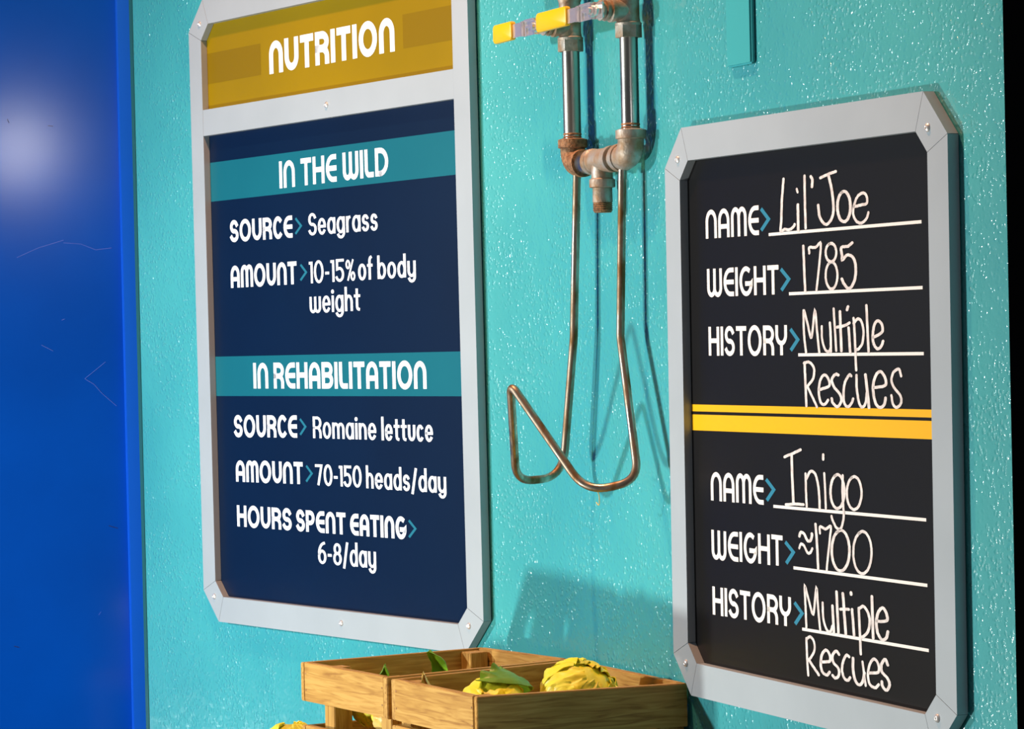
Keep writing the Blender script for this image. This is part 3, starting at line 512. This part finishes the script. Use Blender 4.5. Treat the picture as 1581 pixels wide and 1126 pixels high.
# ------------------------------------------------------------------ water pipes
PA=empty('water_pipe',Matrix.Translation(F(-.1968,.03,.265))); tag(PA,'galvanised twin water pipe with rusty elbows, bottom tee and two yellow levers','pipe')
S0=.030; TLp,TRp=-.3065,-.0870
def elbow_path(a,b,c,n=8):
    a,b,c=Vector(a),Vector(b),Vector(c); return [a*(1-t)**2+b*2*t*(1-t)+c*t*t for t in[i/n for i in range(n+1)]]
for t,zt in((TLp,.4470),(TRp,.4478)):
    MB().lathe(F(t,S0,.300),UP,[(0,.0142),(.010,.0142),(zt-.300+.003,.0142)],28).build('pipe',M['steel'],PA,smooth=True)
    MB().lathe(F(t,S0,.2955),UP,[(0,.0138)]+[(x*.0022,.0150-.0012*(x%2)) for x in range(1,9)]+[(.020,.0140)],24).build('thread',M['rust'],PA,smooth=False)
    # hex reducer, tee body, upper pipe
    MB().tube([F(t,S0,zt-.001),F(t,S0,zt+.018)],.0205,6,twist=.3).build('hex_nut',M['iron'],PA)
    tb=MB(); tb.lathe(F(t,S0,zt+.017),UP,[(0,.0200),(.004,.0208),(.006,.0185),(.012,.0175),(.060,.0175),(.068,.0200),(.074,.0205),(.078,.0190)],24)
    tb.lathe(F(t,S0,zt+.040),nr,[(0,.0165),(.022,.0165),(.026,.0182),(.031,.0182),(.033,.0150)],22)
    tb.build('valve_body',M['iron'],PA,smooth=True)
    MB().lathe(F(t,S0,zt+.090),UP,[(0,.0142),(.62,.0142)],24).build('pipe',M['steel'],PA,smooth=True)
    vz=zt+.040
    MB().lathe(F(t,S0+.032,vz),nr,[(0,.0150),(.004,.0150),(.0045,.0165),(.008,.0165),(.0085,.0130),(.013,.0130),(.0135,.0160),(.0155,.0160)],20).build('packing_gland',M['iron'],PA,smooth=True)
    # lever: chrome bracket over the stem, strap stepping outward and away left, vinyl grip
    lv=MB(); sz=.0125
    s1=S0+.047
    lv.box(F(t,s1+.0015,vz),(.014,.0015,sz),X=dr,Y=nr,bev=.0008)
    lv.tube([F(t,s1,vz),F(t,s1+.009,vz)],.0085,6)
    lv.box(F(t-.014,s1+.004,vz),(.0012,.006,sz),X=dr,Y=nr)
    lv.box(F(t-.036,s1+.0085,vz),(.024,.0013,sz),X=dr,Y=nr,bev=.0006)
    lv.box(F(t-.036,s1+.0085,vz+sz*.95),(.022,.0030,.0012),X=dr,Y=nr)
    lv.box(F(t-.062,s1+.0105,vz),(.0012,.003,sz*.95),X=dr,Y=nr)
    lv.box(F(t-.084,s1+.0125,vz),(.024,.0013,sz*.9),X=dr,Y=nr,bev=.0006)
    lv.box(F(t-.0560,s1+.0110,vz),(.0013,.0035,sz*.98),X=dr,Y=nr)
    lv.box(F(t-.030,s1+.0105,vz+.0015),(.015,.0014,.0016),X=dr,Y=nr)
    lv.box(F(t-.044,s1+.0105,vz-.004),(.0012,.0014,.0060),X=dr,Y=nr)
    lv.box(F(t-.030,s1+.004,vz+sz*1.02),(.020,.0085,.0010),X=dr,Y=nr)
    lv.lathe(F(t-.012,s1+.006,vz),nr,[(0,.0100),(.006,.0100),(.0062,.0062),(.010,.0060)],12)
    lvo=lab(lv.build('lever',M['chrome'],PA,smooth=True),'chrome plated lever')
    far=.078 if t<-.2 else .118
    gp=MB(); gl=far/2; gc=F(t-.092-gl,s1+.0125,vz+.0015); rings=[(-.0055,.0030),(-.0040,.0008),(0,0),(.0040,.0008),(.0055,.0030)]; vs=[];n_=28
    for so,ins in rings:
        for k in range(n_):
            q=2*math.pi*k/n_; cr=.0075; cx,cz=math.cos(q),math.sin(q)
            x=(gl-cr)*(1 if cx>1e-6 else -1)+(cr-ins)*cx; z=(.0158-cr)*(1 if cz>1e-6 else -1)+(cr-ins)*cz
            vs.append(gc+dr*x+nr*so+UP*z)
    gp.add(vs,[(i*n_+k,i*n_+(k+1)%n_,(i+1)*n_+(k+1)%n_,(i+1)*n_+k) for i in range(4) for k in range(n_)]+[list(range(n_))[::-1],[4*n_+k for k in range(n_)]])
    gp.build('grip',M['grip'],lvo,smooth=True)
# elbows, connecting run, tee with stub
zc=.2645
el=MB(); r=.0203
for t,sgn,nm in((TLp,1,'l'),(TRp,-1,'r')):
    el=MB()
    el.tube(elbow_path(F(t,S0,zc+.030),F(t,S0,zc-.004),F(t+sgn*.034,S0,zc)),r,22)
    el.lathe(F(t,S0,zc+.026),UP,[(0,.0200),(.001,.0236),(.014,.0236),(.016,.0175)],24)
    el.lathe(F(t+sgn*.030,S0,zc),dr*sgn,[(0,.0200),(.001,.0222),(.013,.0222),(.0145,.0170)],24)
    o=el.build('elbow',M['rust'] if nm=='l' else M['iron'],PA,smooth=True)
    lab(o,'rust covered elbow' if nm=='l' else 'grey elbow with rust spots')
tc=-.1960
te=MB()
te.lathe(F(tc-.040,S0,zc),dr,[(0,.0170),(.001,.0208),(.012,.0208),(.014,.0188),(.072,.0188),(.074,.0210),(.088,.0210),(.089,.0170)],26)
te.lathe(F(tc,S0,zc),-UP,[(0,.0170),(.028,.0170),(.030,.0205),(.042,.0205),(.043,.0180)],24)
te.build('tee',M['iron'],PA,smooth=True)
MB().lathe(F(TLp+.040,S0,zc),dr,[(0,.0180),(.03,.0180),(.06,.0180)],22).build('nipple',M['steel'],PA,smooth=True)
MB().lathe(F(TRp-.075,S0,zc),dr,[(0,.0158),(.02,.0158),(.035,.0158)],20).build('nipple',M['iron'],PA,smooth=True)
MB().lathe(F(tc,S0,zc-.042),-UP,[(0,.0155),(.020,.0158),(.024,.0158)],22).build('outlet_stub',M['iron'],PA,smooth=True)
MB().lathe(F(tc,S0,zc-.064),-UP,[(0,.0156)]+[(.0012+x*.0016,.0158-.0013*(x%2)) for x in range(10)]+[(.0180,.0135)],24).build('thread',M['rust'],PA)

# bent wire hook, welded under the two elbows
HP=[(-0.287, 0.032, 0.2554),(-0.3008, 0.038, -0.0119),(-0.3412, 0.045, -0.239),(-0.3105, 0.14, -0.2413),(-0.2065, 0.19, -0.0819),(-0.0951, 0.115, -0.251),(-0.0436, 0.05, -0.2328),(-0.1235, 0.038, -0.0132),(-0.1158, 0.032, 0.2454)]
HR=[0,.05,.050,.055,.013,.075,.034,.03,0]
def fillet(P,Rr,n=9):
    out=[P[0]]
    for i in range(1,len(P)-1):
        p,a_,c_=P[i],(P[i-1]-P[i]),(P[i+1]-P[i]); la,lc=a_.length,c_.length
        th=a_.angle(c_); d=min(Rr[i]/math.tan(th/2),la*.48,lc*.48); q0=p+a_.normalized()*d; q1=p+c_.normalized()*d
        out+=[q0*(1-t)**2+p*2*t*(1-t)+q1*t*t for t in[k/n for k in range(n+1)]]
    out.append(P[-1]); return out
hk=MB(); hk.tube(fillet([F(*p) for p in HP],HR),.0066,14)
HK=lab(hk.build('wire_hook',M['rod'],PA,smooth=True),'long bent steel wire hook with a raised tip')
tw=MB(); tw.tube(catmull([F(-.1005,.091,-.2400),F(-.0980,.095,-.2480),F(-.1005,.091,-.2560),F(-.104,.089,-.268),F(-.112,.087,-.272),F(-.120,.087,-.268)],5),.0008,6)
lab(tw.build('twine',M['leaf_pale'],HK),'wisp of pale twine')

# ------------------------------------------------------------------ crates
def crate(name,cs,rim,label,group,levels,height,bottomz,short_first=True,postspec=()):
    """cs: four outer corners (xy) in order A(near-left) B(near) C(far/right) D(far-left); long slats run B-C and A-D"""
    A,B,C_,D=[Vector((x,y,0)) for x,y in cs]
    root=empty(name,Matrix.Translation(Vector(((A+C_)/2).to_tuple())+UP*bottomz)); tag(root,label,'crate',group)
    cen_=(A+B+C_+D)/4; th=.0125
    def plank(P,Q,z0,z1,nm,inset=0,label=None,th=th,off=0,m='wood'):
        u=(Q-P).normalized(); n=Vector((-u.y,u.x,0)); 
        if (cen_-(P+Q)/2).dot(n)<0: n=-n
        a=P+u*inset; b=Q-u*inset; c=(a+b)/2+n*(th/2+off)+UP*((z0+z1)/2)
        bs=Matrix.Identity(4); zz=u.cross(n)
        for i in range(3): bs[i][0]=u[i]; bs[i][1]=n[i]; bs[i][2]=zz[i]
        bs.translation=c
        o=MB().box(c,((b-a).length/2,th/2,(z1-z0)/2),X=u,Y=n,Z=zz,bev=.0012).build(nm,M[m],root,basis=bs)
        return o
    for k,(z1,h) in enumerate(levels):
        z1=rim+z1
        plank(A,B,z1-h,z1,'slat',inset=th); plank(D,C_,z1-h,z1,'slat',inset=th)
        plank(B,C_,z1-h-.002,z1-.0005,'slat'); plank(A,D,z1-h,z1-.0008,'slat')
    if len(levels)>1:   # added slats close the wall side so no light leaks through
        for z1,h in((-.066,.042),(-.172,.031),(-.267,.030)): plank(D,C_,rim+z1-h,rim+z1,'slat',inset=th)
    u=(B-A).normalized(); v=(D-A).normalized()
    for P,fu,fv,du,dv in((A,u,v,postspec[0] if postspec else .02,.0),(B,-u,v,.0,.0),(C_,-u,-v,.0,.0),(D,u,-v,.0,.0)):
        c=P+fu*(th+.017+du)+fv*(th+.017+dv)
        pb=Matrix.Identity(4)
        for i in range(3): pb[i][0]=UP[i]; pb[i][1]=u[i]; pb[i][2]=UP.cross(u)[i]
        top=rim-.004; pb.translation=c+UP*((top+bottomz)/2)
        MB().box(pb.translation,((top-bottomz)/2,.0168,.0168),X=UP,Y=u,Z=UP.cross(u),bev=.0012).build('post',M['wood'],root,basis=pb)
    for i in range(5):
        s=(i+.5)/5; P=A.lerp(B,s)+v*.02; Q=D.lerp(C_,s)-v*.02
        uu=(Q-P).normalized(); n=Vector((-uu.y,uu.x,0)); c=(P+Q)/2+UP*(bottomz+.005)
        bs=Matrix.Identity(4); zz=uu.cross(n)
        for i2 in range(3): bs[i2][0]=uu[i2]; bs[i2][1]=n[i2]; bs[i2][2]=zz[i2]
        bs.translation=c
        MB().box(c,((Q-P).length/2,.024,.005),X=uu,Y=n,Z=zz,bev=.001).build('bottom_board',M['wood'],root,basis=bs)
    # nail heads on the near face
    for s in(.06,.94):
        for z in(.018,.045):
            n=Vector((u.y,-u.x,0)); n=n if (cen_-A).dot(n)<0 else -n
            MB().lathe(A.lerp(B,s)+UP*(rim-z)-n*.0005,n,[(0,.0016),(.0009,.0016),(.0011,.0009)],8).build('nail',M['rust'],root)
    return root
RIM=-.539
LV=[(0,.064),(-.104,.066),(-.205,.060)]
c1=[(-.3602,4.9129),(-.2065,4.6580),(.0855,4.8640),(-.0645,5.0822)]
c2=[(-.2000,4.6430),(-.0631,4.3889),(.2540,4.5000),(.0900,4.8560)]
crate('wooden_crate',c1,RIM,'slatted wooden crate at the rear left of the pair, under the navy sign','slatted wooden crates below the signs',LV,.3,RIM-.30,postspec=(.045,))
crate('wooden_crate',c2,RIM,'slatted wooden crate at the front right of the pair, touching the black board frame','slatted wooden crates below the signs',[(0,.064),(-.072,.098),(-.205,.060)],.3,RIM-.30,postspec=(.0,))  # deep second slat closes the gap to keep the crate shadow solid
oA,oD=Vector((*c1[0],0)),Vector((*c1[3],0)); ow=Vector((-.5,.866,0))
c3=[tuple((q)[:2]) for q in(oA+ow*.305,oA+ow*.008,oD+ow*.008,oD+ow*.305)]
crate('wooden_crate',c3,-.722,'low slatted crate left of the other two, holding the leftmost lettuce head','slatted wooden crates below the signs',[(0,.064)],.118,RIM-.30,postspec=(.0,))
# table that carries the crates
tb_=empty('wooden_table',Matrix.Translation(Vector((-.13,4.83,FLOOR)))); tag(tb_,'plain wooden table carrying the slatted crates','table')
tu=Vector((.53,-.848,0)).normalized(); tv=Vector((.848,.53,0)).normalized(); tcn=Vector((-.145,4.770,0))-tu*.08-tv*.004
TB=Matrix.Identity(4)
for i in range(3): TB[i][0]=tu[i];TB[i][1]=tv[i];TB[i][2]=UP[i]
TB.translation=tcn+UP*(RIM-.30-.0155)
MB().box(TB.translation,(.50,.150,.015),X=tu,Y=tv,bev=.003).build('tabletop',M['wood'],tb_,basis=TB)
for a_ in(-1,1):
    for b_ in(-1,1):
        c=tcn+tu*.45*a_+tv*.115*b_; z1=RIM-.3305
        MB().box(c+UP*((z1+FLOOR)/2),(.022,.022,(z1-FLOOR)/2),X=tu,Y=tv,bev=.002).build('leg',M['wood'],tb_)

# ------------------------------------------------------------------ lettuce heads
def patch(cen,rad,lon0,lon1,lat0,lat1,seed,curl=.2,nu=22,nv=18,axis=None,wr=.05,squash=(1,1,.85),thick=.0016,rot=0):
    """one leaf: a wrinkled piece of a globe with wavy free edges, given a little thickness"""
    rn=random.Random(seed); ph=[rn.uniform(0,6.28) for _ in range(6)]
    top=[];nrm=[]
    for j in range(nv+1):
        b=j/nv
        for i in range(nu+1):
            a=i/nu; x=2*a-1
            tp=1-.45*b**3
            lon=R((lon0+lon1)/2+(lon1-lon0)/2*x*tp+rot); lat=R(lat0+(lat1-lat0)*b)
            edge=max(abs(x)**4,b**5)
            vein=.018*abs(math.sin(x*9+b*2.5+ph[0]))*(1-abs(x)*.3)+.03*math.exp(-(x*7)**2)
            rr=rad*(1+curl*edge+wr*edge*math.sin(b*17+ph[1])*math.sin(a*15+ph[2])+vein)
            d=Vector((math.cos(lat)*math.cos(lon),math.cos(lat)*math.sin(lon),math.sin(lat)))
            rr+=rad*.045*noise.noise(d*4+Vector((seed,seed*.7,0)))+rad*.028*noise.noise(d*11+Vector((seed,0,3)))
            top.append(Vector((d.x*rr*squash[0],d.y*rr*squash[1],d.z*rr*squash[2])))
    bot=[p*(1-thick/rad) for p in top]; n=nu+1; N=len(top)
    f=[(j*n+i,j*n+i+1,(j+1)*n+i+1,(j+1)*n+i) for j in range(nv) for i in range(nu)]
    f+=[tuple(reversed([q+N for q in g])) for g in list(f)]
    bd=[i for i in range(nu+1)]+[j*n+nu for j in range(1,nv+1)]+[nv*n+i for i in range(nu-1,-1,-1)]+[j*n for j in range(nv-1,0,-1)]
    for k in range(len(bd)):
        a,b=bd[k],bd[(k+1)%len(bd)]; f.append((b,a,a+N,b+N))
    vs=top+bot
    if axis is not None:
        q=Vector((0,0,1)).rotation_difference(Vector(axis)); vs=[q@v for v in vs]
    return MB().add([Vector(cen)+v for v in vs],f)
def head(name,cen,rad,seed,label,mats,group,axis=(0,0,1),nleaf=6,squash=(1,1,.85),curl=.12):
    rn=random.Random(seed); root=empty(name,Matrix.Translation(Vector(cen)-UP*rad*squash[2])); tag(root,label,'lettuce',group)
    core=MB(); import bmesh
    bm=bmesh.new(); bmesh.ops.create_icosphere(bm,subdivisions=4,radius=1)
    q=Vector((0,0,1)).rotation_difference(Vector(axis))
    for v in bm.verts:
        d=v.co.normalized(); lon=math.atan2(d.y,d.x)
        rr=rad*(.90+.05*abs(math.sin(lon*4+d.z*3+seed))+.05*noise.noise(d*3.5+Vector((seed,0,0)))+.03*noise.noise(d*9))
        v.co=q@Vector((d.x*rr*squash[0],d.y*rr*squash[1],d.z*rr*squash[2]))+Vector(cen)
    bm.verts.index_update(); core.add([v.co.copy() for v in bm.verts],[[v.index for v in f.verts] for f in bm.faces]); bm.free()
    core.build('heart',M[mats[0]],root,smooth=True)
    for k in range(nleaf):
        a=360*k/nleaf+rn.uniform(-12,12); wdt=rn.uniform(46,62)
        patch(cen,rad*(.96+.018*(k%3)),a-wdt,a+wdt,-62,rn.uniform(46,76),seed*10+k,curl=curl*rn.uniform(.4,1.2),axis=axis,squash=squash,wr=.05).build('leaf',M[mats[k%len(mats)]],root,smooth=True)
    return root
def blade(parent,base,tip,w,mat_,face,seed=1):
    # one loose leaf: tapering, folded along its midrib, slightly wavy, two millimetres thick
    base=Vector(base); tip=Vector(tip); ax=(tip-base); n=10; side=ax.cross(Vector(face)).normalized(); nf=side.cross(ax).normalized()
    vs=[];rn=random.Random(seed)
    for k in (0,1):
        for j in range(n+1):
            b=j/n; ww=w*(math.sin(min(1,b*1.25+.25)*math.pi*.5)*(1-b**3))+.0015
            for i in range(7):
                x=i/3-1
                p=base+ax*b+side*ww*x+nf*(.010*abs(x)+.003*math.sin(b*9+x*3+seed)-.002*k)+side*.004*math.sin(b*11+seed)*(abs(x)>.9)
                vs.append(p)
    N=(n+1)*7; f=[(j*7+i,j*7+i+1,(j+1)*7+i+1,(j+1)*7+i) for j in range(n) for i in range(6)]
    f+=[tuple(reversed([q+N for q in g])) for g in list(f)]
    bd=[i for i in range(7)]+[j*7+6 for j in range(1,n+1)]+[n*7+i for i in range(5,-1,-1)]+[j*7 for j in range(n-1,0,-1)]
    for k in range(len(bd)):
        a,b=bd[k],bd[(k+1)%len(bd)]; f.append((b,a,a+N,b+N))
    return lab(MB().add(vs,f).build('loose_leaf',M[mat_],parent,smooth=True),'torn leaf tip standing upright')
G1='lettuce heads in the front right crate'
hA=head('lettuce_head',(-.040,4.545,-.579),.054,3,'smooth yellow lettuce head under a dark green leaf, left in the front crate',['leaf_yellow'],G1,axis=(-.2,-.9,.5),nleaf=5,curl=.02)
lab(patch((-.034,4.560,-.580),.060,-120,120,32,86,77,curl=.14,axis=(.0,.30,.95),squash=(1.08,1.0,.95),wr=.08).build('cover_leaf',M['leaf_green'],hA,smooth=True),'dark green outer leaf')
hB=head('lettuce_head',(.093,4.560,-.567),.064,5,'large wrinkled yellow lettuce head rising above the rim of the front crate',['leaf_yellow','leaf_yellow','leaf_yellow','leaf_lime'],G1,axis=(.5,-.5,.7),nleaf=9,curl=.05)
hC=head('lettuce_head',(-.084,4.622,-.650),.044,8,'cream and yellow lettuce head low at the left corner of the front crate',['leaf_pale','leaf_yellow'],G1,nleaf=5,curl=.02)
head('lettuce_head',(-.030,4.512,-.690),.042,9,'added unseen lettuce head behind the near slats, blocking light below the smooth yellow one',['leaf_yellow','leaf_lime'],G1,nleaf=5,curl=.02)  # added filler head, stops low light passing under the rim slat
blade(hC,(-.112,4.622,-.625),(-.1480,4.597,-.5250),.009,'leaf_pale',(-.2,-1,.2),2)
head('lettuce_head',(.03,4.700,-.640),.060,11,'added unseen lettuce head deep in the back of the front crate, blocking light',['leaf_lime','leaf_yellow'],G1,nleaf=6,curl=.06)  # unseen filler, added so the crate casts a closed shadow
G2='lettuce heads in the rear left crate'
hD=head('lettuce_head',(-.188,4.796,-.612),.052,14,'yellow and lime lettuce head seen through the gap under the rear crate top slat',['leaf_yellow','leaf_lime','leaf_pale'],G2,nleaf=7,curl=.05)
blade(hD,(-.212,4.800,-.605),(-.2130,4.755,-.5280),.016,'leaf_green',(-.3,-1,.1),4)
head('lettuce_head',(-.228,4.897,-.608),.052,15,'added lettuce head behind the leftmost corner post of the rear crate, blocking light',['leaf_lime','leaf_yellow'],G2,nleaf=5,curl=.02)  # added to plug the slat gap against the low light
hE=head('lettuce_head',(-.090,4.920,-.632),.055,17,'lime green lettuce head with an upright leaf, at the back of the rear crate',['leaf_lime','leaf_green'],G2,nleaf=6,curl=.06)
blade(hE,(-.105,4.895,-.600),(-.1450,4.880,-.5200),.017,'leaf_green',(-.3,-1,.1),6)
head('lettuce_head',(-.385,4.990,-.690),.048,21,'yellow green lettuce head left of the crates at the lower edge',['leaf_lime','leaf_yellow'],'lettuce heads outside the tall crates',nleaf=7,curl=.07)
